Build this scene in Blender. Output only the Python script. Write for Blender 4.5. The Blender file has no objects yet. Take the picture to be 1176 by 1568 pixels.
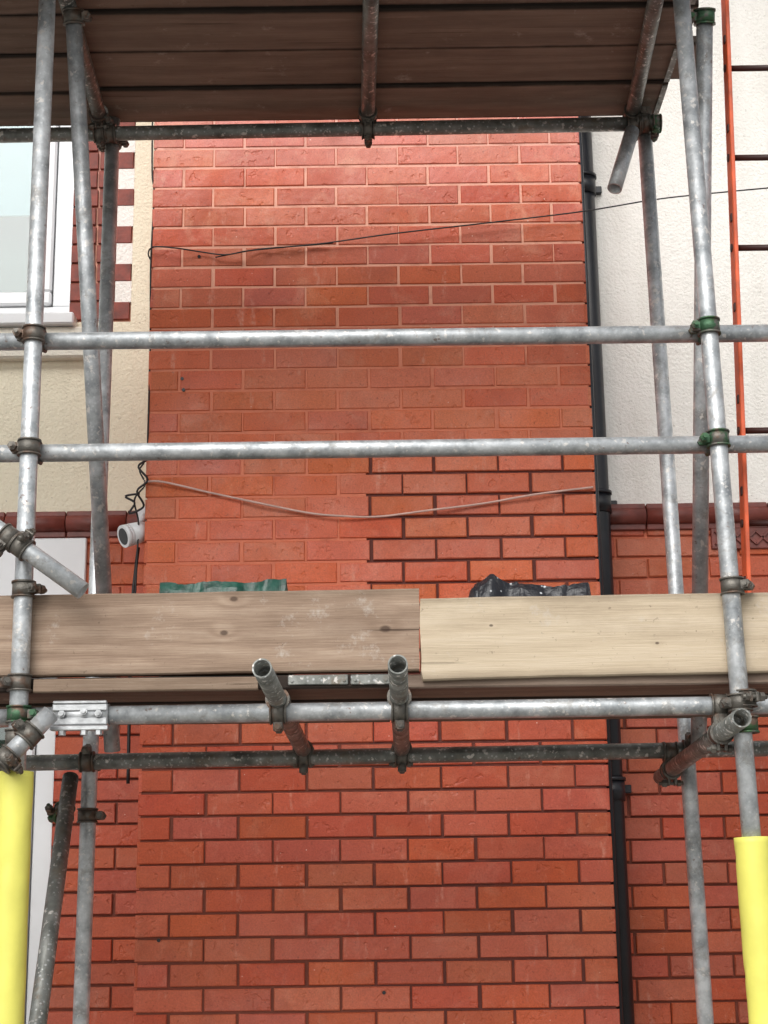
import bpy, math, random, bmesh
from mathutils import Vector, Matrix, noise
random.seed(4)
R=random.random
# ---------------------------------------------------------------- site survey
# focal length / tilt / roll solved from brick pitch (225 mm) and the converging
# verticals; P() turns a sighted direction + known distance into metres.
F=2500.0; TH=math.atan(2500/9855.0); RHO=0.0133; EYE=1.6
D_O=4.22   # outer scaffold line (distance from camera, m)
D_I=5.05   # inner scaffold line
D_B=5.52   # chimney breast face
D_W=5.87   # main wall face
def ray(x,y):
    u=x-588.0; w=784.0-y
    uu=u*math.cos(RHO)+w*math.sin(RHO); ww=-u*math.sin(RHO)+w*math.cos(RHO)
    return Vector((uu, F*math.cos(TH)-ww*math.sin(TH), F*math.sin(TH)+ww*math.cos(TH)))
def P(x,y,d):
    r=ray(x,y); k=d/r.y
    return Vector((r.x*k,d,EYE+r.z*k))
def PZ(x,y,h):
    r=ray(x,y); k=h/r.z
    return Vector((r.x*k,r.y*k,EYE+h))
def S(r,g,b,a=1):
    f=lambda c:(c/255/12.92 if c/255<=0.04045 else ((c/255+0.055)/1.055)**2.4)
    return (f(r),f(g),f(b),a)
scene=bpy.context.scene
def link(o,parent=None):
    scene.collection.objects.link(o)
    if parent: o.parent=parent
    return o
def empty(name):
    e=bpy.data.objects.new(name,None); e.empty_display_size=.2; return link(e)
# ---------------------------------------------------------------- materials
class G:
    def __init__(s,name,rough=.6,metal=0,spec=.5):
        s.m=bpy.data.materials.new(name); s.m.use_nodes=True
        s.t=s.m.node_tree; s.b=s.t.nodes['Principled BSDF']
        s.b.inputs['Roughness'].default_value=rough; s.b.inputs['Metallic'].default_value=metal
        s.b.inputs['Specular IOR Level'].default_value=spec
        s.pos=s.n('ShaderNodeNewGeometry').outputs['Position']
    def n(s,t,**k):
        n=s.t.nodes.new(t)
        for a,v in k.items(): setattr(n,a,v)
        return n
    def set(s,sock,v):
        if isinstance(v,bpy.types.NodeSocket): s.t.links.new(v,sock)
        else: sock.default_value=v
    def math(s,op,a,b=0,c=None,clamp=False):
        n=s.n('ShaderNodeMath',operation=op,use_clamp=clamp); s.set(n.inputs[0],a); s.set(n.inputs[1],b)
        if c is not None: s.set(n.inputs[2],c)
        return n.outputs[0]
    def vm(s,op,a,b):
        n=s.n('ShaderNodeVectorMath',operation=op); s.set(n.inputs[0],a); s.set(n.inputs[1],b)
        return n.outputs['Value'] if op in('LENGTH','DISTANCE') else n.outputs[0]
    def xyz(s,v):
        n=s.n('ShaderNodeSeparateXYZ'); s.set(n.inputs[0],v); return n.outputs
    def comb(s,x,y,z):
        n=s.n('ShaderNodeCombineXYZ'); s.set(n.inputs[0],x); s.set(n.inputs[1],y); s.set(n.inputs[2],z); return n.outputs[0]
    def noise(s,scale,detail=4,vec=None,rough=.55,dist=0,stretch=None):
        v=vec if vec is not None else s.pos
        if stretch: v=s.vm('MULTIPLY',v,stretch)
        n=s.n('ShaderNodeTexNoise'); s.set(n.inputs['Vector'],v)
        n.inputs['Scale'].default_value=scale; n.inputs['Detail'].default_value=detail
        n.inputs['Roughness'].default_value=rough; n.inputs['Distortion'].default_value=dist
        return n.outputs['Fac']
    def vor(s,scale,vec=None):
        n=s.n('ShaderNodeTexVoronoi'); s.set(n.inputs['Vector'],vec if vec is not None else s.pos)
        n.inputs['Scale'].default_value=scale; return n.outputs['Distance']
    def mr(s,v,a,b,c=0,d=1,smooth=False):
        n=s.n('ShaderNodeMapRange'); n.clamp=True
        if smooth: n.interpolation_type='SMOOTHSTEP'
        s.set(n.inputs[0],v)
        for i,q in enumerate((a,b,c,d)): s.set(n.inputs[i+1],q)
        return n.outputs[0]
    def ramp(s,v,stops):
        n=s.n('ShaderNodeValToRGB'); s.set(n.inputs[0],v); e=n.color_ramp.elements
        while len(e)<len(stops): e.new(.5)
        for el,(p,c) in zip(e,stops): el.position=p; el.color=c
        return n.outputs[0]
    def mix(s,f,a,b,mode='MIX'):
        n=s.n('ShaderNodeMix',data_type='RGBA',blend_type=mode)
        s.set(n.inputs[0],f); s.set(n.inputs[6],a); s.set(n.inputs[7],b); return n.outputs[2]
    def hsv(s,c,h=.5,sa=1,v=1):
        n=s.n('ShaderNodeHueSaturation'); s.set(n.inputs[0],h); s.set(n.inputs[1],sa); s.set(n.inputs[2],v); s.set(n.inputs[4],c); return n.outputs[0]
    def attr(s,name='rnd'):
        n=s.n('ShaderNodeAttribute',attribute_name=name); return s.xyz(n.outputs['Color'])
    def col(s,c): s.set(s.b.inputs['Base Color'],c); return s
    def rough(s,c): s.set(s.b.inputs['Roughness'],c); return s
    def bump(s,h,st=.3,d=.01):
        n=s.n('ShaderNodeBump'); n.inputs['Strength'].default_value=st; n.inputs['Distance'].default_value=d
        s.set(n.inputs['Height'],h); s.set(s.b.inputs['Normal'],n.outputs[0]); return s

def mat_brick():
    g=G('painted_red_brick',.5,spec=.4)
    x,y,z=g.xyz(g.pos); a=g.attr()
    zz=g.math('ADD',z,g.math('MULTIPLY',g.math('SUBTRACT',g.noise(1.6,3),.5),.5))
    base=g.ramp(g.mr(zz,1.0,5.0),[(0,S(188,72,26)),(.31,S(176,62,24)),(.43,S(196,80,36)),(.62,S(204,92,48)),(.70,S(190,74,32)),(.80,S(182,66,28)),(.87,S(200,108,90))])  # pinker last stop paints the glossy sheen of the top courses into the colour
    dark=g.mr(g.noise(4.2,6,rough=.65),.53,.70)
    c=g.mix(g.math('MULTIPLY',dark,.36),base,S(140,46,22))
    orange=g.mr(g.noise(2.7,4,vec=g.vm('ADD',g.pos,(7.1,3.3,1.7)),rough=.6),.5,.68)
    c=g.mix(g.math('MULTIPLY',orange,.4),c,S(208,88,30))
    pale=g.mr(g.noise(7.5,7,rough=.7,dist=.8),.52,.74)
    palek=g.mr(z,2.6,4.3,.26,.66)  # pale weathering; the rise with height also paints in a whitish sheen
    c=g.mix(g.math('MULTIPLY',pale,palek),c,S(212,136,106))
    v=g.math('ADD',g.math('MULTIPLY',a[0],.18),.90)
    c=g.hsv(c,g.math('ADD',.498,g.math('MULTIPLY',a[1],.009)),g.math('ADD',.92,g.math('MULTIPLY',a[2],.08)),v)
    speck=g.mr(g.noise(85,3),.64,.72)
    c=g.mix(g.math('MULTIPLY',speck,.4),c,S(88,32,24))
    grain=g.noise(190,3); c=g.hsv(c,.5,1,g.mr(grain,.3,.7,.86,1.14))
    st=g.noise(9,5,stretch=(2.6,1,.55),rough=.7)
    lime=g.math('MULTIPLY',g.mr(st,.60,.74),g.mr(g.noise(60,3),.35,.6))
    c=g.mix(g.math('MULTIPLY',lime,.5),c,S(218,166,144))
    dots=g.mr(g.vor(22),.06,.035)
    c=g.mix(g.math('MULTIPLY',dots,g.mr(g.noise(2.3),.48,.6)),c,S(224,188,172))
    soot=g.mr(g.noise(3.0,5,stretch=(1.5,1,.5),rough=.6),.6,.8,0,.3)
    c=g.mix(soot,c,S(92,50,38))
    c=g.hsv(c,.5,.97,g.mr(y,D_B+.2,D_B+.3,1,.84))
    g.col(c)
    g.rough(g.mr(g.math('ADD',g.noise(7,4),g.mr(z,3.9,4.4,0,-.2)),.25,.7,.34,.7))
    h=g.math('ADD',g.math('MULTIPLY',g.noise(38,5,rough=.6),.7),g.math('MULTIPLY',g.noise(9,3),1.0))
    h=g.math('SUBTRACT',h,g.math('MULTIPLY',g.mr(g.noise(26,2),.64,.70),.6))
    g.bump(h,.5,.007); return g.m
def mat_mortar():
    g=G('painted_mortar',.75)
    x,y,z=g.xyz(g.pos)
    zz=g.math('ADD',z,g.math('MULTIPLY',g.math('SUBTRACT',g.noise(3,3),.5),.22))
    c=g.ramp(g.mr(zz,1.0,5.0),[(0,S(116,58,40)),(.36,S(102,48,34)),(.41,S(204,112,82)),(.62,S(216,130,100)),(.70,S(224,160,134)),(.80,S(222,164,142)),(.9,S(220,168,154))])
    rep=g.math('MULTIPLY',g.math('MULTIPLY',g.math('GREATER_THAN',x,-.062),g.math('LESS_THAN',z,3.225)),g.math('LESS_THAN',y,D_B+.05))
    c=g.mix(rep,c,S(92,42,32))
    c=g.mix(g.mr(g.noise(11,5),.52,.72,0,.5),c,S(142,64,44))
    g.col(c).bump(g.noise(120,3),.5,.004); return g.m
def mat_render(name,c0,c1):
    g=G(name,.85,spec=.25)
    c=g.mix(g.noise(1.3,4),c0,c1)
    st=g.mr(g.noise(2.2,5,stretch=(3,1,.35)),.5,.8)
    c=g.mix(g.math('MULTIPLY',st,.22),c,S(160,152,136))
    c=g.mix(g.mr(g.noise(70,2),.68,.72,0,.35),c,S(120,112,100))
    g.col(c); g.bump(g.math('ADD',g.noise(95,4),g.math('MULTIPLY',g.noise(8,3),1.2)),.6,.009); return g.m
def mat_steel(name='galvanised_steel',lo=(140,145,148),hi=(206,210,212),metal=.5,grime=.45):
    g=G(name,.42,metal); a=g.attr()
    c=g.mix(g.mr(g.noise(16,5,rough=.65),.32,.66),S(*lo),S(*hi))
    c=g.mix(g.mr(g.vor(65),.28,.12,0,.35),c,S(226,229,231))
    c=g.hsv(c,.5,1,g.math('ADD',.86,g.math('MULTIPLY',a[0],.24)))
    d=g.math('MULTIPLY',g.mr(g.noise(13,7,rough=.75,dist=.6),.54,.64),grime)
    c=g.mix(d,c,S(112,102,88))
    ru=g.math('MULTIPLY',g.mr(g.noise(34,5,vec=g.vm('ADD',g.pos,(3,8,5)),rough=.7),.63,.69),.65)
    c=g.mix(ru,c,S(104,70,48))
    w=g.math('MULTIPLY',g.mr(g.noise(48,3),.61,.66),.7)
    c=g.mix(w,c,S(220,216,210))
    g.col(c); g.rough(g.mr(g.noise(30,4),.3,.7,.3,.6))
    g.set(g.b.inputs['Metallic'],g.math('MULTIPLY',g.math('SUBTRACT',1,d),metal))
    g.bump(g.noise(90,4),.25,.003); return g.m
def mat_coupler():
    g=G('weathered_forged_steel',.5,.5); a=g.attr()
    c=g.mix(g.noise(40,4),S(62,60,57),S(132,128,120))
    c=g.mix(g.mr(g.noise(22,5),.5,.62,0,.65),c,S(98,66,44))
    c=g.mix(g.math('MULTIPLY',g.math('GREATER_THAN',a[1],.78),g.mr(g.noise(30,3),.45,.55,0,.7)),c,S(34,98,60))
    g.col(c).bump(g.noise(120,4),.4,.004); return g.m
def mat_wood(name,c0,c1,c2,knots=(),freq=48,kn_auto=False,cont=1.0,weather=0,fibk=.9,bend=1.6,crk=.7,edge=None,grubby=None):
    g=G(name,.78,spec=.25); a=g.attr()
    x,y,z=g.xyz(g.pos); cr=g.math('ADD',z,y)
    off=g.math('MULTIPLY',a[0],13.7)
    base=g.comb(g.math('ADD',x,off),off,cr)
    big=g.noise(1,3,vec=base,stretch=(.9,1,7))
    val=g.math('ADD',g.math('MULTIPLY',cr,freq),g.math('MULTIPLY',big,6.5))
    kmask=None
    for kx,kz,r in knots:
        d=g.vm('LENGTH',g.vm('MULTIPLY',g.vm('SUBTRACT',g.pos,(kx,0,kz)),(.75,0,1.15)),(0,0,0))
        val=g.math('ADD',val,g.math('MULTIPLY',g.mr(d,0,r*5,1,0,True),bend))
        m=g.mr(d,r*.6,r*1.1,1,0)
        kmask=m if kmask is None else g.math('MAXIMUM',kmask,m)
    if kn_auto:
        d=g.vor(1,g.vm('MULTIPLY',base,(1.6,1,5.5)))
        m=g.mr(d,.06,.11,1,0); val=g.math('ADD',val,g.math('MULTIPLY',g.mr(d,0,.45,1,0,True),2.0))
        kmask=m if kmask is None else g.math('MAXIMUM',kmask,m)
    sn=g.math('SINE',g.math('MULTIPLY',val,3.1416*1.0))
    ringf=g.mr(sn,-1,1)
    fib=g.noise(1,5,vec=base,stretch=(6,1,240),rough=.75)
    f=g.math('ADD',g.math('MULTIPLY',g.math('SUBTRACT',ringf,.5),.26*cont),g.math('ADD',g.math('MULTIPLY',g.math('SUBTRACT',fib,.5),1.3*fibk),.5))
    c=g.ramp(f,[(.1,c0),(.5,c1),(.9,c2)])
    blot=g.noise(2.3,6,vec=base,stretch=(1,1,2.4),rough=.7)
    c=g.mix(g.mr(blot,.46,.70,0,.45+weather),c,c0)
    c=g.hsv(c,.5,1,g.math('ADD',.80,g.math('MULTIPLY',a[1],.38)))
    crack=g.mr(g.noise(1,3,vec=base,stretch=(1.6,1,70),rough=.5),.69,.72)
    c=g.mix(g.math('MULTIPLY',crack,crk),c,S(66,52,42))
    if kmask is not None: c=g.mix(g.math('MULTIPLY',kmask,.75),c,S(66,50,42))
    spk=g.mr(g.noise(60,4,rough=.7),.64,.72,0,.5); c=g.mix(spk,c,S(84,70,58))
    pl=g.math('MULTIPLY',g.mr(g.noise(9,6,rough=.75),.60,.7),.3+weather); c=g.mix(pl,c,S(200,195,187))
    nz=g.math('MULTIPLY',g.math('SUBTRACT',g.noise(12,4),.5),.012)
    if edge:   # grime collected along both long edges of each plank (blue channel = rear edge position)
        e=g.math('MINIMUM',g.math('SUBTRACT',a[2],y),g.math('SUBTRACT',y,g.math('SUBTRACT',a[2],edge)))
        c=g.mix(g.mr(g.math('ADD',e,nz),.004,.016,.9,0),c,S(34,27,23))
    if grubby:
        e=g.math('MINIMUM',g.math('SUBTRACT',z,grubby[0]),g.math('SUBTRACT',grubby[1],z))
        c=g.mix(g.mr(g.math('ADD',e,nz),-.002,.024,.5,0),c,S(92,76,62))
    g.col(c)
    g.bump(g.math('SUBTRACT',g.math('ADD',fib,g.math('MULTIPLY',ringf,.25)),g.math('MULTIPLY',crack,1.5)),.45,.004)
    return g.m
def mat_plain(name,c,rough=.5,metal=0,var=.15,sc=20,bump=.15,spec=.5):
    g=G(name,rough,metal,spec); n=g.noise(sc,4)
    dk=tuple(v*(1-var*2) for v in c[:3])+(1,)
    g.col(g.mix(g.mr(n,.3,.75),c,dk)).bump(g.noise(sc*3,3),bump,.003); return g.m
M={}
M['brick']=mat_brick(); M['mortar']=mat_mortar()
M['cream']=mat_render('cream_render',S(236,229,208),S(226,217,192))
M['white']=mat_render('white_pebble_render',S(240,238,233),S(232,229,222))
M['steel']=mat_steel(); M['dsteel']=mat_steel('dirty_galvanised_steel',(84,87,83),(136,138,134),.4,.8)
M['coup']=mat_coupler()
M['zinc']=mat_plain('zinc_plate',S(198,201,203),.4,.5,.2,30,.3)
M['upvc']=mat_plain('white_upvc',S(226,228,230),.3,0,.05,5,.02)
M['black']=mat_plain('black_plastic',S(22,23,26),.32,0,.1,20,.1)
M['pipe']=mat_plain('black_painted_iron',S(30,33,40),.38,0,.3,12,.35)
M['bcable']=mat_plain('black_cable_sheath',S(24,22,22),.5)
M['wcable']=mat_plain('painted_white_cable',S(224,188,176),.5,0,.2,8)
M['orange']=mat_plain('orange_fibreglass',S(238,104,58),.4,0,.25,14,.2)
M['rung']=mat_plain('dark_ladder_rung',S(60,30,26),.5)
M['yellow']=mat_plain('yellow_foam',S(236,231,112),.5,0,.1,6,.5)
M['tile']=mat_plain('red_moulded_terracotta',S(132,66,56),.45,0,.3,16,.4)
M['jamb']=mat_plain('dark_red_jamb_brick',S(140,60,44),.6,0,.3,22,.5)
M['slate']=mat_plain('slate_roofing',S(80,84,92),.6)
M['stone']=mat_render('painted_stone_sill',S(228,224,212),S(208,202,188))
M['pave']=mat_plain('concrete_paving',S(150,148,142),.85,0,.15,3,.4)
M['lens']=mat_plain('camera_lens_black',S(10,10,12),.1)
M['green']=mat_plain('green_tarpaulin_sheet',S(22,82,68),.35,0,.4,30,.4)
g=G('window_glass'); nt=g.t
tr=g.n('ShaderNodeBsdfTransparent'); gl=g.n('ShaderNodeBsdfGlossy'); gl.inputs['Roughness'].default_value=.02
mx=g.n('ShaderNodeMixShader'); mx.inputs[0].default_value=.10
tr.inputs[0].default_value=(.72,.80,.80,1)
nt.links.new(tr.outputs[0],mx.inputs[1]); nt.links.new(gl.outputs[0],mx.inputs[2])
nt.links.new(mx.outputs[0],nt.nodes['Material Output'].inputs[0]); M['glass']=g.m
M['blind']=mat_plain('pale_blue_blind',S(160,190,200),.7,0,.05,3,.05)
M['room']=mat_plain('grey_green_room',S(104,118,106),.8,0,.2,2,.05)
g=G('crumpled_black_bag',.35); c=g.mix(g.mr(g.vor(38),.18,.1),S(28,30,36),S(190,194,198)); g.col(c).bump(g.noise(40,4),.6,.01); M['bag']=g.m

yt0=D_O+.03
kL=P(358,917,4.25);kL2=P(343,969,4.25);kL3=P(590,963,4.25)
M['toeL']=mat_wood('weathered_pine_board',S(130,108,92),S(168,145,125),S(194,174,154),
   [(kL.x,kL.z,.009),(kL2.x,kL2.z,.009),(kL3.x,kL3.z,.012)],freq=38,weather=.15,cont=.8,grubby=(P(330,1031,yt0).z,P(330,906,yt0).z))
k=[P(752,958,4.25),P(1006,985,4.25)]
M['toeR']=mat_wood('pale_pine_board',S(152,136,116),S(182,167,144),S(200,187,168),
   [(q.x,q.z,.0045) for q in k],freq=26,cont=.6,weather=.12,bend=.8,fibk=.6,crk=.3,grubby=(P(880,1037,yt0).z,P(880,911,yt0).z))
M['deck']=mat_wood('old_scaffold_board',S(84,71,62),S(118,102,90),S(144,128,115),freq=24,kn_auto=True,weather=.0,cont=.6,fibk=.5,crk=.5,edge=.227)
# ---------------------------------------------------------------- mesh builder
class MB:
    def __init__(s): s.v=[];s.f=[];s.sm=[];s.c=[];s.rnd=(R(),R(),R(),1)
    def face(s,idx,sm=False): s.f.append(idx); s.sm.append(sm); s.c.append(s.rnd)
    def newrnd(s): s.rnd=(R(),R(),R(),1)
    @staticmethod
    def frame(ax):
        ax=ax.normalized(); t=Vector((0,0,1)) if abs(ax.z)<.9 else Vector((0,1,0))
        u=ax.cross(t).normalized(); return ax,u,ax.cross(u)
    def loop(s,c,u,w,r,seg,ph=0):
        b=len(s.v)
        for i in range(seg):
            a=2*math.pi*i/seg+ph; s.v.append(c+u*math.cos(a)*r+w*math.sin(a)*r)
        return list(range(b,b+seg))
    def bridge(s,A,B,sm=True):
        n=len(A)
        for i in range(n): s.face([A[i],A[(i+1)%n],B[(i+1)%n],B[i]],sm)
    def cyl(s,p0,p1,r,seg=16,sm=True,r1=None):
        ax,u,w=s.frame(p1-p0); A=s.loop(p0,u,w,r,seg); B=s.loop(p1,u,w,r if r1 is None else r1,seg)
        s.bridge(A,B,sm); s.face(A[::-1]); s.face(B)
    def tube(s,p0,p1,ro,ri,seg=32):
        ax,u,w=s.frame(p1-p0)
        A=s.loop(p0,u,w,ro,seg);B=s.loop(p1,u,w,ro,seg);C=s.loop(p1,u,w,ri,seg);D=s.loop(p0,u,w,ri,seg)
        s.bridge(A,B);s.bridge(B,C,False);s.bridge(C,D);s.bridge(D,A,False)
    def path(s,pts,r,seg=8,sub=6,rf=None):
        q=[]
        n=len(pts)
        for i in range(n-1):
            a=pts[max(i-1,0)];b=pts[i];c=pts[i+1];d=pts[min(i+2,n-1)]
            for k in range(sub):
                t=k/sub
                q.append(.5*((2*b)+(c-a)*t+(2*a-5*b+4*c-d)*t*t+(3*b-a-3*c+d)*t**3))
        q.append(pts[-1]); prev=None
        for i,p in enumerate(q):
            ax=q[min(i+1,len(q)-1)]-q[max(i-1,0)]; _,u,w=s.frame(ax)
            rr=r if rf is None else rf(i/len(q))
            L=s.loop(p,u,w,rr,seg)
            if prev: s.bridge(prev,L)
            else: s.face(L[::-1])
            prev=L
        s.face(prev)
    def box(s,c,h,ax=None,ch=0.0):
        A=ax or (Vector((1,0,0)),Vector((0,1,0)),Vector((0,0,1)))
        V={}
        sg=[(a,b,d) for a in(-1,1) for b in(-1,1) for d in(-1,1)]
        for q in sg:
            for k in range(3):
                p=Vector(c)
                for j in range(3):
                    p=p+A[j]*q[j]*(h[j] if (j==k or ch==0) else h[j]-ch)
                V[q,k]=len(s.v); s.v.append(p)
                if ch==0:
                    for kk in range(3): V[q,kk]=V[q,0]
                    break
        order=[(-1,-1),(1,-1),(1,1),(-1,1)]
        def mk(k,sv,a,b):
            q=[0,0,0]; q[k]=sv; i,j=[m for m in range(3) if m!=k]; q[i]=a;q[j]=b; return tuple(q)
        for k in range(3):
            for sv in(-1,1): s.face([V[mk(k,sv,a,b),k] for a,b in order])
        if ch>0:
            for i in range(3):
                j,k=[m for m in range(3) if m!=i]
                for a in(-1,1):
                    for b in(-1,1):
                        q1=[0,0,0];q1[i]=-1;q1[j]=a;q1[k]=b;q2=q1[:];q2[i]=1;q1=tuple(q1);q2=tuple(q2)
                        s.face([V[q1,j],V[q2,j],V[q2,k],V[q1,k]])
            for q in sg: s.face([V[q,0],V[q,1],V[q,2]])
    def bx(s,x0,x1,y0,y1,z0,z1,ch=0): s.box(((x0+x1)/2,(y0+y1)/2,(z0+z1)/2),(abs(x1-x0)/2,abs(y1-y0)/2,abs(z1-z0)/2),None,ch)
    def build(s,name,mat,parent=None,recalc=True):
        me=bpy.data.meshes.new(name); me.from_pydata([tuple(v) for v in s.v],[],s.f)
        at=me.color_attributes.new('rnd','FLOAT_COLOR','CORNER')
        for p in me.polygons:
            p.use_smooth=s.sm[p.index]
            for l in p.loop_indices: at.data[l].color=s.c[p.index]
        me.materials.append(mat)
        if recalc:
            b=bmesh.new(); b.from_mesh(me); bmesh.ops.recalc_face_normals(b,faces=b.faces); b.to_mesh(me); b.free()
        me.update()
        return link(bpy.data.objects.new(name,me),parent)
# ---------------------------------------------------------------- house
house=empty('brick_house')
BX0=-.834; BX1=BX0+1.575; CH=.0785; ZT=6.28
def bricks(mb,org,ud,nd,width,z0,z1,phase=0,joint=.010,depth=.012,zoff=0.0,jfun=None):
    """lay stretcher-bond bricks on a vertical face"""
    i=math.floor((z0-zoff)/CH)
    up=Vector((0,0,1))
    while zoff+i*CH<z1:
        zb=max(zoff+i*CH,z0); zt=min(zoff+(i+1)*CH,z1); i+=1
        if zt-zb<.02: continue
        u=-(.1125 if (i+phase)%2 else 0)
        while u<width-.004:
            a=max(u,0);b=min(u+.225,width);u+=.225
            if b-a<.03: continue
            X=org.x+ud.x*(a+b)/2
            jj=joint if jfun is None else jfun(X,(zb+zt)/2)
            a2=a+(jj/2 if a>0 else 0);b2=b-(jj/2 if b<width else 0)
            zb2=zb+jj/2+(R()-.5)*.0024;zt2=zt-jj/2+(R()-.5)*.0024
            a2+=(R()-.5)*.006*(a>0); b2+=(R()-.5)*.006*(b<width)
            out=(R()-.5)*.002; tl=(R()-.5)*.0018; c=.0024+R()*.0012
            mb.newrnd(); k=len(mb.v)
            for (uu,zz,oo) in ((a2,zb2,-depth),(b2,zb2,-depth),(b2,zt2,-depth),(a2,zt2,-depth),
                               (a2,zb2,-c),(b2,zb2,-c),(b2,zt2,-c),(a2,zt2,-c),
                               (a2+c,zb2+c,0),(b2-c,zb2+c,0),(b2-c,zt2-c,0),(a2+c,zt2-c,0)):
                o=oo+(out+tl*(1 if uu>(a2+b2)/2 else -1) if oo>-depth else 0)
                mb.v.append(org+ud*uu+nd*o+up*(zz-org.z+(R()-.5)*.0014))
            for A in(0,4):
                for q in range(4):
                    r=(q+1)%4; mb.face([k+A+q,k+A+r,k+A+4+r,k+A+4+q])
            mb.face([k+8,k+9,k+10,k+11])
N=Vector((0,-1,0))
def jf(x,z):
    if z<2.42: return .0082
    if x>-.05 and z<3.22: return .0098
    return .0084
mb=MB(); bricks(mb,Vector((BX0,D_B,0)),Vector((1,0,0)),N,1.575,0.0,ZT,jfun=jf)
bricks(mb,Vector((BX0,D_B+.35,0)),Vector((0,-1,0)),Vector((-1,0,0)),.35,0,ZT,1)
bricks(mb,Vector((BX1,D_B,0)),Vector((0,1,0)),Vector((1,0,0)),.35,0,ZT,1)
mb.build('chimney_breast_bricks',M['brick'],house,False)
mb=MB()
mb.bx(BX0+.009,BX1-.009,D_B+.007,D_B+.7,0,2.40)
mb.bx(BX0+.007,-.062,D_B+.0036,D_B+.7,2.40,3.225)
mb.bx(-.062,BX1-.009,D_B+.009,D_B+.7,2.40,3.225)
mb.bx(BX0+.007,BX1-.007,D_B+.0036,D_B+.7,3.225,ZT)
mb.build('chimney_breast_core',M['mortar'],house)
ZS=P(100,803,D_W).z
WXL=P(110,380,D_W).x
WZB=P(90,492,D_W).z
LWX=P(80,1250,D_W).x; LWZT=P(60,905,D_W).z+.02
XL=-3.2; XR=3.2; OX=-2.25
core=D_W+.011
mb=MB()
mb.bx(XL,OX,core,D_W+.5,0,ZT); mb.bx(OX,WXL,core,D_W+.5,5.25,ZT)
mb.bx(WXL,BX0+.02,core,D_W+.5,0,ZT)
mb.bx(OX,WXL,core,D_W+.5,LWZT,WZB)
mb.bx(OX,WXL,core,D_W+.5,0,.95)
if LWX<WXL: mb.bx(LWX,WXL,core+.001,D_W+.5,.95,LWZT)
mb.bx(BX1-.02,XR,core,D_W+.5,0,ZT)
mb.build('wall_core',M['mortar'],house)
mb=MB(); jl=lambda x,z:.0084
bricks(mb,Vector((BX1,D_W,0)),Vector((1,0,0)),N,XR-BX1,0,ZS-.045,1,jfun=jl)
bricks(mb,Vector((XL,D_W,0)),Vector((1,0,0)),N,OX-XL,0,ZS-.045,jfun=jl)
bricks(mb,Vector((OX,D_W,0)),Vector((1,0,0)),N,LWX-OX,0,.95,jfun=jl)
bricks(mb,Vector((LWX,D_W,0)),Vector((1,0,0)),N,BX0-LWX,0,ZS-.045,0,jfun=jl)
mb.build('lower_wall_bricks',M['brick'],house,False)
def slab(name,mat,rects,y0=D_W,y1=core+.002):
    mb=MB()
    for a,b,c,d in rects: mb.bx(a,b,y0,y1,c,d)
    return mb.build(name,mat,house)
TJ=P(203,350,D_W).x; TI=P(178,350,D_W).x
slab('cream_render',M['cream'],[(XL,OX,ZS+.04,ZT),(OX,WXL,ZS+.04,WZB-.005),(WXL,BX0,ZS+.04,WZB-.005),(TJ+.002,BX0,WZB-.005,ZT),(OX,WXL,5.25,ZT)])
slab('white_render',M['white'],[(BX1,XR,ZS+.04,ZT)])
mb=MB(); mw=MB(); i=0; z=WZB
while z<ZT-.08:
    xr=TJ+(R()-.5)*.01 if i%2==0 else TI
    mb.newrnd()
    xm=WXL+(xr-WXL)*(.55 if i%2 else .42)
    mb.bx(WXL,xm-.004,D_W-.004,core,z+.004,z+CH-.004,.002); mb.newrnd()
    mb.bx(xm+.004,xr,D_W-.004,core,z+.004,z+CH-.004,.002)
    if i%2: mw.bx(TI+.003,TJ+.002,D_W-.001,core+.002,z-.004,z+CH+.004)
    z+=CH;i+=1
mb.build('toothed_window_jamb',M['jamb'],house); mw.build('white_jamb_infill',M['white'],house)
mb=MB()
for a,b in((XL,BX0-.002),(BX1+.002,XR)):
    x=a
    while x<b-.02:
        x2=min(x+.225,b); mb.newrnd()
        mb.cyl(Vector((x+.002,D_W-.008,ZS)),Vector((x2-.002,D_W-.008,ZS)),.032,20)
        mb.bx(x+.002,x2-.002,D_W-.022,core,ZS+.025,ZS+.045,.003)
        mb.bx(x+.002,x2-.002,D_W-.012,core,ZS-.052,ZS-.026,.003)
        x=x2
mb.build('string_course',M['tile'],house)
pz=P(1130,824,D_W).z; px0=P(1088,824,D_W).x
mb=MB(); mb.bx(px0,XR-1.2,D_W-.010,D_W+.004,pz-.042,pz+.038,.003)
x=px0+.04
while x<XR-1.25:
    for s in(1,-1):
        ax=Vector((1,0,s)).normalized(); mb.box((x,D_W-.012,pz),(.036,.006,.0045),(ax,Vector((0,1,0)),Vector((-s,0,1)).normalized()),.001)
    x+=.05
mb.build('terracotta_lattice_panel',M['tile'],house)
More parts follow.
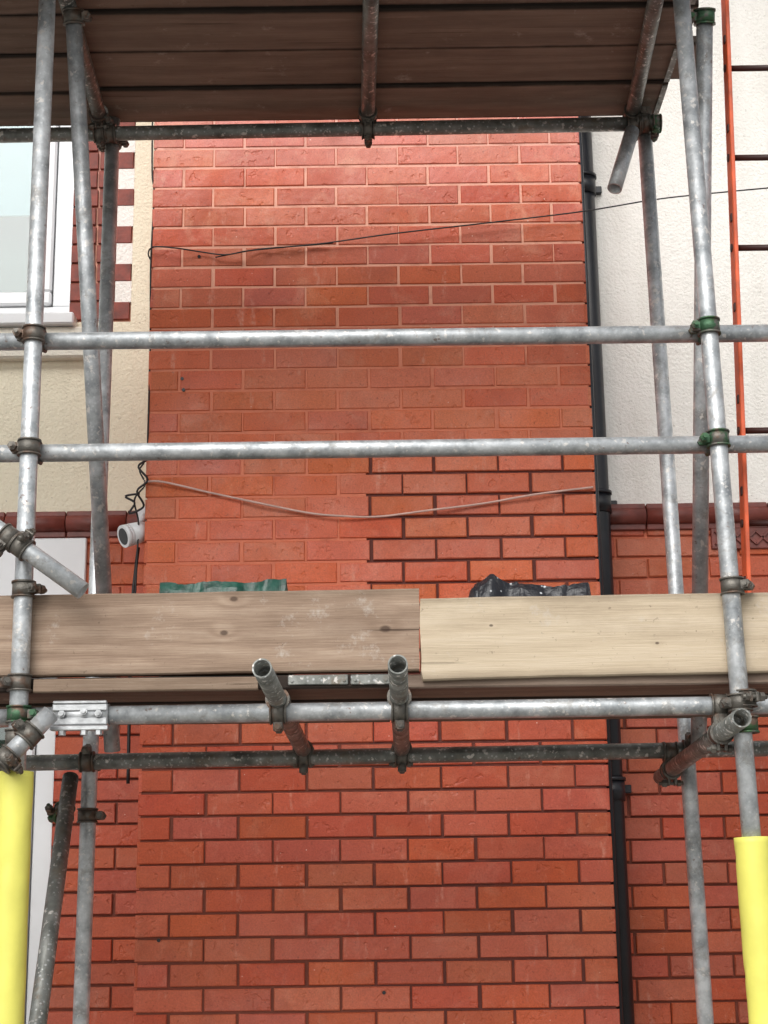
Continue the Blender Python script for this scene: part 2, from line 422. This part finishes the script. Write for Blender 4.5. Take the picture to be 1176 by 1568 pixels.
def window(name,x0,x1,z0,z1,split):
    yf=D_W+.05; w=empty(name); w.parent=house
    mb=MB(); t=.075
    mb.bx(x0,x1,yf,yf+.07,z0,z0+t,.004);mb.bx(x0,x1,yf,yf+.07,z1-t,z1,.004)
    mb.bx(x0,x0+t,yf+.001,yf+.069,z0+t,z1-t,.004);mb.bx(x1-t,x1,yf+.001,yf+.069,z0+t,z1-t,.004)
    s=.055;a,b,c,d=x0+t+.004,x1-t-.004,z0+t+.004,z1-t-.004
    mb.bx(a,b,yf-.015,yf+.05,c,c+s,.008);mb.bx(a,b,yf-.015,yf+.05,d-s,d,.008)
    mb.bx(a,a+s,yf-.014,yf+.049,c+s,d-s,.008);mb.bx(b-s,b,yf-.014,yf+.049,c+s,d-s,.008)
    mb.bx((a+b)/2-.04,(a+b)/2+.04,yf-.014,yf+.049,c+s,d-s,.008)
    mb.bx(x1,x1+.002,D_W+.001,yf+.07,z0,z1) 
    mb.build('frame',M['upvc'],w)
    # dark rubber glazing gasket
    mg=MB(); e=.006
    for q in((a+s,b-s,c+s,c+s+e),(a+s,b-s,d-s-e,d-s)): mg.bx(q[0],q[1],yf+.006,yf+.018,q[2],q[3])
    for q in((a+s,a+s+e),(b-s-e,b-s)): mg.bx(q[0],q[1],yf+.006,yf+.018,c+s+e,d-s-e)
    mg.build('gasket',M['room'],w)
    mb=MB(); mb.bx(a+s-.01,b-s+.01,yf+.018,yf+.022,c+s-.01,d-s+.01); mb.build('glass',M['glass'],w)
    mb=MB(); mb.bx(x0,x1,yf+.10,yf+.11,split,z1); mb.build('blind',M['blind'],w)
    mb=MB(); mb.bx(x0-.1,x1+.1,yf+.22,yf+.23,z0-.1,z1+.1); mb.build('room_backdrop',M['room'],w)
window('upper_window',OX,WXL-.002,WZB+.005,5.25,P(20,330,D_W+.15).z)
window('lower_window',OX,LWX-.002,.96,LWZT-.005,2.4)
mb=MB()
mb.bx(OX-.1,WXL+.03,D_W-.07,D_W+.06,WZB-.035,WZB+.012,.006); mb.build('window_board_sill',M['upvc'],house)
mb=MB(); z0=P(60,548,D_W-.04).z
mb.bx(OX-.15,P(135,540,D_W).x,D_W-.045,D_W+.004,z0,WZB-.037,.008); mb.build('stone_sill',M['stone'],house)
mb=MB(); mb.bx(OX-.1,P(133,860,D_W).x,D_W-.02,D_W+.003,LWZT-.08,ZS-.056,.004); mb.build('white_lintel',M['upvc'],house)
mb=MB()
for p in((XL-.2,D_B-.5,ZT-.05),(XR+.2,D_B-.5,ZT-.05),(XR+.2,D_W+4,ZT+2.4),(XL-.2,D_W+4,ZT+2.4),(XL-.2,D_B-.5,ZT+.06),(XR+.2,D_B-.5,ZT+.06),(XR+.2,D_W+4,ZT+2.5),(XL-.2,D_W+4,ZT+2.5)): mb.v.append(Vector(p))
for f in((0,1,2,3),(4,5,6,7),(0,1,5,4),(1,2,6,5),(2,3,7,6),(3,0,4,7)): mb.face(list(f))
mb.build('roof',M['slate'],house)
mb=MB()
for x,y in((305,393),(279,580),(281,597),(243,1440),(588,1520)):
    p=P(x,y,D_B); mb.cyl(p+Vector((0,.004,0)),p+Vector((0,-.003,0)),.006,12)
mb.build('wall_anchor_plugs',M['black'],house)

# ---------------------------------------------------------------- drainpipe
dp=empty('drainpipe')
px=BX1+.048; py=D_W-.060
mb=MB(); mb.cyl(Vector((px,py,0.05)),Vector((px,py,ZT-.1)),.040,28)
for zq in(P(930,770,py).z,P(960,1200,py).z-.02,P(905,285,py).z,.6):
    mb.cyl(Vector((px,py,zq-.04)),Vector((px,py,zq+.03)),.046,28); mb.cyl(Vector((px,py,zq+.03)),Vector((px,py,zq+.042)),.050,28)
    mb.bx(px-.07,px+.075,D_W-.02,D_W+.001,zq-.01,zq+.02,.003)
mb.build('pipe',M['pipe'],dp)
mb=MB(); mb.cyl(Vector((BX1+.004,D_B+.02,0.05)),Vector((BX1+.004,D_B+.02,ZT-.2)),.009,12); mb.build('conduit',M['pipe'],dp)

# ---------------------------------------------------------------- cables
def cable(name,pts,r,mat,seg=8,sub=8):
    mb=MB(); mb.path(pts,r,seg,sub); return mb.build(name,mat)
d=D_B-.012
cable('black_telephone_wire',[P(232,400,d+.02),P(227,388,d),P(236,378,d-.01),P(270,380,d-.02),P(310,386,d),P(345,390,d-.01),P(380,384,d-.02),P(430,379,d),P(500,372,d-.01),P(600,358,d-.02),P(740,342,d-.02),P(890,324,d-.03),P(1000,306,d-.05),P(1090,296,d-.08),P(1260,280,d-.1)],.0028,M['bcable'])
cable('black_telephone_wire',[P(330,394,d),P(365,387,d-.012),P(400,381,d),P(440,378,d-.01),P(480,375,d),P(510,372,d-.01)],.0026,M['bcable'])
cable('white_wall_cable',[P(222,738,d),P(250,738,d-.01),P(320,754,d),P(400,771,d-.01),P(470,785,d),P(520,790,d-.01),P(580,791,d),P(660,781,d-.01),P(740,771,d),P(820,757,d-.01),P(908,746,d)],.0038,M['wcable'])
cable('wall_edge_cable',[P(234,150,d+.02),P(233,260,d+.01),P(236,300,d+.02),P(231,400,d+.01),P(230,520,d+.02),P(227,650,d+.01),P(224,700,d+.02),P(214,720,d+.01),P(222,742,d),P(206,765,d),P(212,800,d+.02),P(210,850,d+.02),P(205,960,d+.03)],.0032,M['bcable'])
cable('wall_edge_cable',[P(224,705,d),P(212,715,d-.02),P(226,735,d-.02),P(210,752,d-.02),P(220,775,d),P(198,786,d),P(206,770,d),P(192,760,d),P(214,756,d)],.004,M['bcable'])
cable('wall_edge_cable',[P(212,838,d+.08),P(208,870,d+.1),P(203,920,d+.1),P(200,1000,d+.1),P(196,1200,d+.1)],.006,M['bcable'])
# ---------------------------------------------------------------- security camera
sc=empty('security_camera')
c0=P(191,821,5.53); c1=P(226,812,5.58)
ax=(c1-c0).normalized()
mb=MB(); mb.tube(c0-ax*.006,c0+ax*.012,.040,.030); mb.cyl(c0+ax*.010,c0+ax*.02,.040,28); mb.cyl(c0+ax*.02,c0+ax*.08,.040,28,r1=.036)
mb.cyl(c0+ax*.08,c0+ax*.10,.036,28,r1=.018)
mb.cyl(c0+ax*.06+Vector((0,0,.03)),c0+ax*.05+Vector((.02,.05,.08)),.010,12); mb.cyl(c0+ax*.05+Vector((.02,.05,.08)),c0+ax*.05+Vector((.02,.09,.08)),.030,20)
mb.build('housing',M['upvc'],sc)
mb=MB(); mb.cyl(c0-ax*.007,c0+ax*.0095,.0296,24); mb.build('lens',M['lens'],sc)

# ---------------------------------------------------------------- scaffolding
sf=empty('scaffolding'); RO=.02415; RI=.0205
def tube(name,p0,p1,mat='steel',ro=RO,ri=RI):
    mb=MB(); mb.tube(p0,p1,ro,ri); return mb.build(name,M[mat],sf)
def band(mb,p,ax,bd,r=RO):
    ax=ax.normalized(); bd=(bd-ax*bd.dot(ax)).normalized(); w=ax.cross(bd)
    mb.tube(p-ax*.019,p+ax*.019,r+.0055,r+.0005,24)
    mb.tube(p-ax*.022,p-ax*.017,r+.008,r+.001,24); mb.tube(p+ax*.017,p+ax*.022,r+.008,r+.001,24)
    q=p+bd*(r+.012)
    for s in(-1,1):
        mb.box(q+w*s*.010,(.013,.012,.0045),(ax,bd,w),.002)
    q=q+bd*.005
    mb.cyl(q-w*.034,q+w*.040,.006,12)
    mb.cyl(q+w*.016,q+w*.029,.0125,6,False); mb.cyl(q+w*.029,q+w*.032,.009,12)
    mb.cyl(q-w*.026,q-w*.016,.011,6,False)
def coupler(pa,axa,pb,axb,da=None,db=None):
    mb=MB(); axa=axa.normalized();axb=axb.normalized()
    dab=(pb-pa)
    if dab.length<.01: dab=Vector((0,-1,0))
    m=(pa+pb)/2
    dd=dab.normalized()
    ra=da or axb; rb=db or axa
    band(mb,pa,axa,ra); band(mb,pb,axb,rb)
    u=axa; v=(axb-axa*axb.dot(axa)); v=v.normalized() if v.length>.01 else dd.cross(axa)
    mb.box(m,(.020,.020,max(.004,dab.length/2-RO)+.004),(u,v,u.cross(v)),.004)
    return mb.build('coupler',M['coup'],sf)
Z=Vector((0,0,1));X=Vector((1,0,0));Y=Vector((0,1,0))
def ext(a,b,z0,z1):
    dv=(b-a)/(b.z-a.z); return a+dv*(z0-a.z), a+dv*(z1-a.z)
def at(a,b,z): return a+(b-a)*((z-a.z)/(b.z-a.z))
SL=ext(P(72,10,D_O),P(28,1100,D_O),0.03,5.1); SR=ext(P(1045,20,D_O),P(1132,1060,D_O),0.03,5.1)
tube('standard',*SL); tube('standard',*SR)
IL=ext(P(172,215,D_I),P(124,1560,D_I),0.03,P(172,196,D_I).z+.05); IR=ext(P(987,200,D_I),P(1080,1560,D_I),0.03,P(987,185,D_I).z+.04)
tube('standard',*IL); tube('standard',*IR)
mb=MB()
for q in(SL,SR,IL,IR): mb.box(q[0]+Vector((0,0,-.018)),(.075,.075,.004),None,.001); mb.cyl(q[0]+Vector((0,0,-.016)),q[0]+Vector((0,0,.1)),.018,12)
mb.build('base_plates',M['steel'],sf)
def hline(x0,y0,x1,y1,d,e0=.0,e1=.0):
    a=P(x0,y0,d);b=P(x1,y1,d); v=(b-a).normalized(); return a-v*e0,b+v*e1
dg=D_O+.052
G1=hline(60,523,1060,511.5,dg,1.4,1.4); G2=hline(60,694,1080,681,dg,1.4,1.4)
tube('guard_rail',*G1); tube('guard_rail',*G2)
dl=D_O+.052
LO=hline(60,1097,1130,1080,dl,.02,1.3); tube('ledger',*LO)
LO2=hline(0,1100,58,1097,dl,1.2,0); tube('ledger',*LO2)
LI=hline(60,1168,1130,1147,D_I-.052,1.4,1.4); tube('ledger',*LI,mat='dsteel')
UI=hline(150,205,1011,189,D_I-.052,1.4,0); tube('ledger',*UI,mat='dsteel')
zU=(UI[0].z+UI[1].z)/2
UO=(Vector((-2.5,dl,zU+.13)),Vector((2.4,dl,zU+.13))); tube('ledger',*UO)
HT=zU+.049-EYE
for (xa,ya,xb,yb,m) in((568,0,563,188,'dsteel'),(1003,5,966,186,'dsteel'),(108,20,156,190,'dsteel')):
    a=PZ(xa,ya,HT);b=PZ(xb,yb,HT); v=(b-a).normalized()
    tube('transom',a-v*.45,b+v*.03,m)
    coupler(b-v*.06-Vector((0,0,.0)),v,Vector(((b-v*.06).x,D_I-.052,zU)),X,Vector((0,0,-1)),Vector((0,0,-1)))
a=P(968,200,D_I-.08);b=P(941,289,D_I-.16); tube('stub_tube',a,b)
# upper deck
HD=HT+.0265
zd=EYE+HD
dk=empty('scaffold_board_deck')
def board(parent,name,x0,x1,y0,y1,z0,z1,mat,ch=.004,rndz=.003):
    mb=MB(); n=14; mb.rnd=(R(),R(),y1,1)
    prof=[(y0+ch,z0),(y1-ch,z0),(y1,z0+ch),(y1,z1-ch),(y1-ch,z1),(y0+ch,z1),(y0,z1-ch),(y0,z0+ch)]
    prev=None; bow=(R()-.5)*2*rndz; so=R()*50
    for i in range(n+1):
        t=i/n; x=x0+(x1-x0)*t; dz=bow*math.sin(math.pi*t)
        L=[]
        for (yy,zz) in prof:
            L.append(len(mb.v)); j=noise.noise(Vector((x*3+so,yy*9,zz*9)))*.0016
            mb.v.append(Vector((x+(j if i in(0,n) else 0),yy+j,zz+dz+j)))
        if prev: mb.bridge(prev,L,False)
        else: mb.face(L[::-1])
        prev=L
    mb.face(prev); return mb.build(name,M[mat],parent)
xr=PZ(1018,150,HD).x; xl=PZ(150,150,HD).x
y=5.075; PIT=.232
for i in range(5):
    o=(R()-.5)*.03
    board(dk,'board',xl+.01,xr+o+(.06 if i==1 else 0),y-.227,y,zd+(i%2)*.006+R()*.004,zd+.040,'deck',.006); y-=PIT
dk2=empty('scaffold_board_deck'); y=5.055
for i in range(5):
    board(dk2,'board',-3.0,xl-.01+(R()-.5)*.03,y-.227,y,zd-.02+R()*.009,zd+.018,'deck',.006); y-=PIT
mb=MB()
y=5.075
for i in range(5):
    mb.bx(xr-.022,xr-.004,y-.216,y-.008,zd-.003,zd-.0012); y-=PIT
mb.build('end_hoop_iron',M['dsteel'],dk)
# lower deck
zl=EYE+.604
dk3=empty('scaffold_board_deck'); xs=P(598,1045,4.24).x
y=4.245
for i in range(3):
    board(dk3,'board',-2.6,xs-.003+R()*.02,y,y+.226,zl-.004*i,zl+.037-.004*i,'deck')
    board(dk3,'board',xs+.012+R()*.02,2.6,y+(.02 if i==0 else .0),y+.226,zl-.004*i,zl+.037-.004*i,'deck'); y+=.2295
mb=MB(); q0=P(441,1042,4.24);q1=P(533,1041,4.24);q2=P(537,1041,4.24)
mb.box(((q0.x+q1.x)/2,4.241,zl+.022),((q1.x-q0.x)/2,.003,.013),None,.002)
mb.box(((q2.x+xs)/2,4.240,zl+.021),((xs-q2.x)/2,.003,.013),None,.002)
for x in(q1.x-.01,q2.x+.012,xs-.012,q0.x+.01): mb.cyl(Vector((x,4.233,zl+.02)),Vector((x,4.24,zl+.02)),.004,10)
mb.build('end_hoop_iron',M['dsteel'],dk3)
board(dk3,'edge_board',P(52,1050,4.23).x,P(395,1050,4.23).x,4.222,4.242,zl-.004,zl+.030,'toeL',.003)
# toe boards
def toe(name,pa,pb,zb0,zt0,zb1,zt1,yf,th,mat):
    mb=MB(); n=60; prev=None; so=R()*40; c=.004
    for i in range(n+1):
        t=i/n; x=pa+(pb-pa)*t; zb=zb0+(zb1-zb0)*t; zt=zt0+(zt1-zt0)*t; L=[]
        wob=noise.noise(Vector((x*1.3,so,0)))*.005
        mids=[zb+(zt-zb)*k/8 for k in range(1,8)]
        pr=[(yf,zb+c)]+[(yf,m) for m in mids]+[(yf,zt-c),(yf+c,zt),(yf+th-c,zt),(yf+th,zt-c),(yf+th,zb+c),(yf+th-c,zb),(yf+c,zb)]
        for yy,zz in pr:
            j=noise.noise(Vector((x*6+so,yy*5,zz*14)))*.0022
            ex=(noise.noise(Vector((so,zz*30,yy*20)))*.006 if i in(0,n) else 0)
            L.append(len(mb.v)); mb.v.append(Vector((x+ex,yy+j+wob*.5,zz+wob*.5+j)))
        if prev: mb.bridge(prev,L,False)
        else: mb.face(L[::-1])
        prev=L
    mb.face(prev); return mb.build(name,M[mat])
yt=D_O+.03
a=P(60,1036,yt);a2=P(60,911,yt);b=P(643,1026,yt);b2=P(643,901,yt)
sl=(b.z-a.z)/(b.x-a.x); st=(b2.z-a2.z)/(b2.x-a2.x); x0=-2.5
toe('wooden_toe_board',x0,b.x-.001,a.z+sl*(x0-a.x),a2.z+st*(x0-a2.x),b.z,b2.z,yt,.038,'toeL')
yq=yt-.004
a=P(646,1042,yq);a2=P(646,916,yq);b=P(1110,1031,yq);b2=P(1110,908,yq)
sl=(b.z-a.z)/(b.x-a.x); st=(b2.z-a2.z)/(b2.x-a2.x); x1=2.4
toe('wooden_toe_board',a.x,x1,a.z,a2.z,b.z+sl*(x1-b.x),b2.z+st*(x1-b2.x),yq,.055,'toeR')
# lower transoms with open ends
for (xa,ya,da,xb,yb,db,m) in((401,1023,3.90,472,1164,5.16,'dsteel'),(609,1017,3.90,616,1164,5.16,'dsteel'),(1136,1099,4.02,1012,1190,5.18,'dsteel')):
    a=P(xa,ya,da);b=P(xb,yb,db); tube('transom',a,b,m); v=(b-a).normalized()
    t=(D_I-.052-a.y)/(b.y-a.y); q=a+(b-a)*t
    coupler(q,v,Vector((q.x,D_I-.052,LI[0].z+(LI[1].z-LI[0].z)*.5)),X,Vector((0,0,-1)),Vector((0,0,-1)))
    t=(dl-a.y)/(b.y-a.y); q=a+(b-a)*t
    zl_=LO[0].z+(LO[1].z-LO[0].z)*((q.x-LO[0].x)/(LO[1].x-LO[0].x))
    coupler(q,v,Vector((q.x,dl,zl_)),X,Vector((0,0,-1)),Vector((0,0,-1)))
TL=(P(112,15,D_O+.06),P(172,1150,D_I-.10)); tube('ledger_brace',*TL)
TR=(P(1079,15,D_O+.06),P(1070,1150,D_I-.10)); tube('ledger_brace',*TR)
tube('ledger_brace',P(108,1190,D_I-.05),P(40,1700,D_O+.1),'dsteel')
FB=(P(-60,770,D_O-.055),P(127,905,D_O-.06)); tube('facade_brace',*FB)
FB2=(P(78,1092,D_O-.03),P(4,1168,D_O-.07)); tube('facade_brace',*FB2)
def cs(st,rail,yoff=0,dirv=None):
    z=rail[0].z
    for _ in range(3):
        p=at(st[0],st[1],z); t=(p.x-rail[0].x)/(rail[1].x-rail[0].x); q=rail[0]+(rail[1]-rail[0])*t; z=q.z
    coupler(p,st[1]-st[0],q,rail[1]-rail[0],dirv or X,Vector((0,-.3,1)))
for st,s in((SL,-1),(SR,-1)):
    for r in(G1,G2): cs(st,r,dirv=X*s)
cs(SL,LO2,dirv=X); cs(SR,LO,dirv=-X); cs(IL,LI); cs(IR,LI,dirv=-X); cs(IL,UI); cs(IR,UI); cs(SL,UO); cs(SR,UO)
def single(p,ax,bd,q=None):
    mb=MB(); band(mb,p,ax,bd)
    return mb.build('coupler',M['coup'],sf)
vS=(SL[1]-SL[0]).normalized(); vR=(SR[1]-SR[0]).normalized()
for (x,y,v,s) in((36,903,vS,1),(30,1046,vS,-1),(1121,898,vR,1),(1143,1110,vR,-1),(26,1130,vS,1)):
    single(P(x,y,D_O),v,X*s+Y*-.5)
def on(T,t): return T[0]+(T[1]-T[0])*t
single(on(TL,.01),TL[1]-TL[0],X); single(on(TR,.01),TR[1]-TR[0],-X)
single(on(FB,.50),FB[1]-FB[0],Vector((0,-.6,1))); single(on(FB,.40),FB[1]-FB[0],Vector((-1,-.6,-1)))
single(on(FB2,.93),FB2[1]-FB2[0],Vector((1,-.5,0))); single(on(FB2,.45),FB2[1]-FB2[0],Vector((-1,-.5,1)))
vI=(IL[1]-IL[0]).normalized()
single(P(134,1249,D_I),vI,X); single(P(98,1245,D_I-.09),P(108,1190,D_I-.05)-P(40,1700,D_O+.1),-X)
single(UI[1]-X*.02,X,Vector((0,-.3,-1))); single(UI[1]-X*.06,X,Vector((0,-.3,1)))
single(P(1140,1070,D_O),vR,X*.4-Y)
mb=MB(); c=P(124,1105,dl-.01); axv=(LO[1]-LO[0]).normalized()
c=LO[0]+(LO[1]-LO[0])*((c.x-LO[0].x)/(LO[1].x-LO[0].x))
mb.tube(c-axv*.072,c+axv*.072,RO+.006,RO+.0005,28)
for s in(-1,1):
    mb.box(c-Y*.030+Z*(.018*s),(.072,.004,.010),None,.003)
mb.box(c-Y*.028-Z*.036,(.075,.010,.006),None,.002); mb.box(c-Y*.028+Z*.031,(.070,.010,.004),None,.002)
mb.build('sleeve_coupler',M['zinc'],sf)
mb=MB()
for dx in(-.045,.012,.05):
    q=c+axv*dx-Y*.034+Z*(.0 if dx!=.012 else .006)
    mb.cyl(q,q-Y*.010,.010,6,False); mb.cyl(q-Y*.010,q-Y*.016,.006,10)
    q=c+axv*dx-Y*.028-Z*.042; mb.cyl(q,q-Z*.012,.010,6,False)
mb.build('sleeve_coupler_bolts',M['zinc'],sf)
# ---------------------------------------------------------------- yellow foam guards
def foam(a,b):
    mb=MB(); n=110; prev=None; ax,u,w=mb.frame(b-a); so=R()*30; seg=36
    first=None
    for i in range(n+1):
        t=i/n; p=a+(b-a)*t; L=[]
        for k in range(seg):
            th=2*math.pi*k/seg
            fold=-.0022*math.exp(-((t*5.3+so+.1*math.sin(th*2+so))%1.0-.5)**2*420)
            r=.0445+fold*(1+.7*math.sin(th+so))+.0022*noise.noise(Vector((math.cos(th)*1.2,math.sin(th)*1.2,t*18+so)))
            L.append(len(mb.v)); mb.v.append(p+u*math.cos(th)*r+w*math.sin(th)*r)
        if prev: mb.bridge(prev,L)
        else: first=L
        prev=L
    A=mb.loop(b,u,w,.0255,seg);B=mb.loop(a,u,w,.0255,seg)
    mb.bridge(prev,A,False);mb.bridge(A,B);mb.bridge(B,first,False)
    return mb.build('yellow_foam_tube_guard',M['yellow'])
zf=P(25,1182,D_O).z; foam(at(*SL,.25),at(*SL,zf))
zf=P(1158,1282,D_O).z; foam(at(*SR,.25),at(*SR,zf))
# ---------------------------------------------------------------- ladder
ld=empty('ladder')
dd=4.40; l0=P(1147,980,dd); l1=P(1110,0,dd)
zl0=zl+.04; l0=l0+(l1-l0)*((zl0-l0.z)/(l1.z-l0.z)); dv=(l1-l0); l1=l0+dv*1.15
mb=MB(); ax=(l1-l0).normalized(); off=Vector((.40,0,0))
for o in(Vector((0,0,0)),off):
    c=(l0+l1)/2+o; L=(l1-l0).length/2; w=ax.cross(Y).normalized(); yy=w.cross(ax)
    mb.box(c,(.006,.030,L),(w,yy,ax),.002)
mb.build('stiles',M['orange'],ld)
mb=MB(); mbb=MB()
for y in(105-137*1.02,105,242,380,518,660,802,940):
    p=P(1112,y,dd); t=(p.z-l0.z)/(l1.z-l0.z)
    if not(0<t<1): continue
    p=l0+(l1-l0)*t; mb.cyl(p,p+off,.009,16)
    mbb.cyl(p-X*.010,p+X*.010,.012,12)
    q=p+ax*.09; mbb.box(q-X*.007-Y*.01,(.003,.008,.012),None,.001)
mb.build('rungs',M['rung'],ld); mbb.build('rung_collars',M['rung'],ld)
# ---------------------------------------------------------------- sheets lying on the deck
def crumple(name,x0,x1,y0,y1,zb,hf,mat,so,amp=.02,edge=14):
    mb=MB(); nx,ny=90,24; ids={}
    for i in range(nx+1):
        for j in range(ny+1):
            u=i/nx;v=j/ny; x=x0+(x1-x0)*u; y=y0+(y1-y0)*v
            e=min(1,edge*u+.02,edge*(1-u)+.02)**.5*min(1,4*v+.05,4*(1-v)+.05)**.6
            q=Vector((x*9+so,y*9,so)); ns=noise.noise(q)+.5*abs(noise.noise(q*2.7))+.3*abs(noise.noise(q*6))
            z=zb+(hf(u)+amp*ns)*e
            ids[i,j]=len(mb.v); mb.v.append(Vector((x+noise.noise(q*3)*.012,y+noise.noise(q*2+Vector((3,3,3)))*.02,z)))
    for i in range(nx):
        for j in range(ny): mb.face([ids[i,j],ids[i+1,j],ids[i+1,j+1],ids[i,j+1]],False)
    return mb.build(name,M[mat])
ty=4.36; za=zl+.040
x0=P(234,895,ty).x;x1=P(444,895,ty).x
def top(px,py): return P(px,py,ty+.1).z-za
h=top(340,893)
crumple('green_tarpaulin',x0,x1,ty-.03,ty+.25,za,lambda u:h-.008,'green',3.3,.014,22)
x0=P(710,895,ty).x;x1=P(918,895,ty).x; h2=top(830,899); hp=top(752,889)
crumple('crumpled_black_bag',x0,x1,ty-.03,ty+.25,za,lambda u:h2-.006+(hp-h2+.006)*math.exp(-((u-.20)/.06)**2)-.012*(u<.1),'bag',8.1,.016)
# ---------------------------------------------------------------- ground
mb=MB()
for p in((-300,-300,0),(300,-300,0),(300,300,0),(-300,300,0)): mb.v.append(Vector(p))
mb.face([0,1,2,3]); mb.build('ground',M['pave'])
# ---------------------------------------------------------------- light
w=bpy.data.worlds.new('World'); scene.world=w; w.use_nodes=True; nt=w.node_tree
bg=nt.nodes['Background']; sky=nt.nodes.new('ShaderNodeTexSky'); sky.sky_type='NISHITA'; sky.sun_disc=False
EL=math.radians(42); AZ=math.radians(197)
sky.sun_elevation=EL; sky.sun_rotation=AZ; sky.air_density=1; sky.dust_density=4; sky.ozone_density=1
hs=nt.nodes.new('ShaderNodeHueSaturation'); hs.inputs['Saturation'].default_value=.2; hs.inputs['Value'].default_value=1.12
nt.links.new(sky.outputs[0],hs.inputs['Color']); nt.links.new(hs.outputs[0],bg.inputs[0]); bg.inputs[1].default_value=.15
sl=bpy.data.lights.new('sun','SUN'); sl.energy=1.4; sl.angle=math.radians(50); sl.color=(1,.965,.92)
so=bpy.data.objects.new('sun',sl); link(so)
dirv=Vector((math.sin(AZ)*math.cos(EL),math.cos(AZ)*math.cos(EL),math.sin(EL)))
so.rotation_euler=dirv.to_track_quat('Z','Y').to_euler(); so.location=dirv*20
# ---------------------------------------------------------------- camera
cd=bpy.data.cameras.new('camera'); cam=bpy.data.objects.new('camera',cd); link(cam)
cd.sensor_fit='VERTICAL'; cd.sensor_height=36; cd.lens=F/1568*36; cd.clip_end=2000
Fv=Vector((0,math.cos(TH),math.sin(TH)));U=Vector((0,-math.sin(TH),math.cos(TH)))
rt=X*math.cos(RHO)-U*math.sin(RHO); upv=X*math.sin(RHO)+U*math.cos(RHO)
m=Matrix.Identity(4)
for i in range(3): m[i][0]=rt[i];m[i][1]=upv[i];m[i][2]=-Fv[i]
m[2][3]=EYE; cam.matrix_world=m
scene.camera=cam
scene.view_settings.view_transform='Standard'; scene.view_settings.look='None'; scene.view_settings.exposure=0
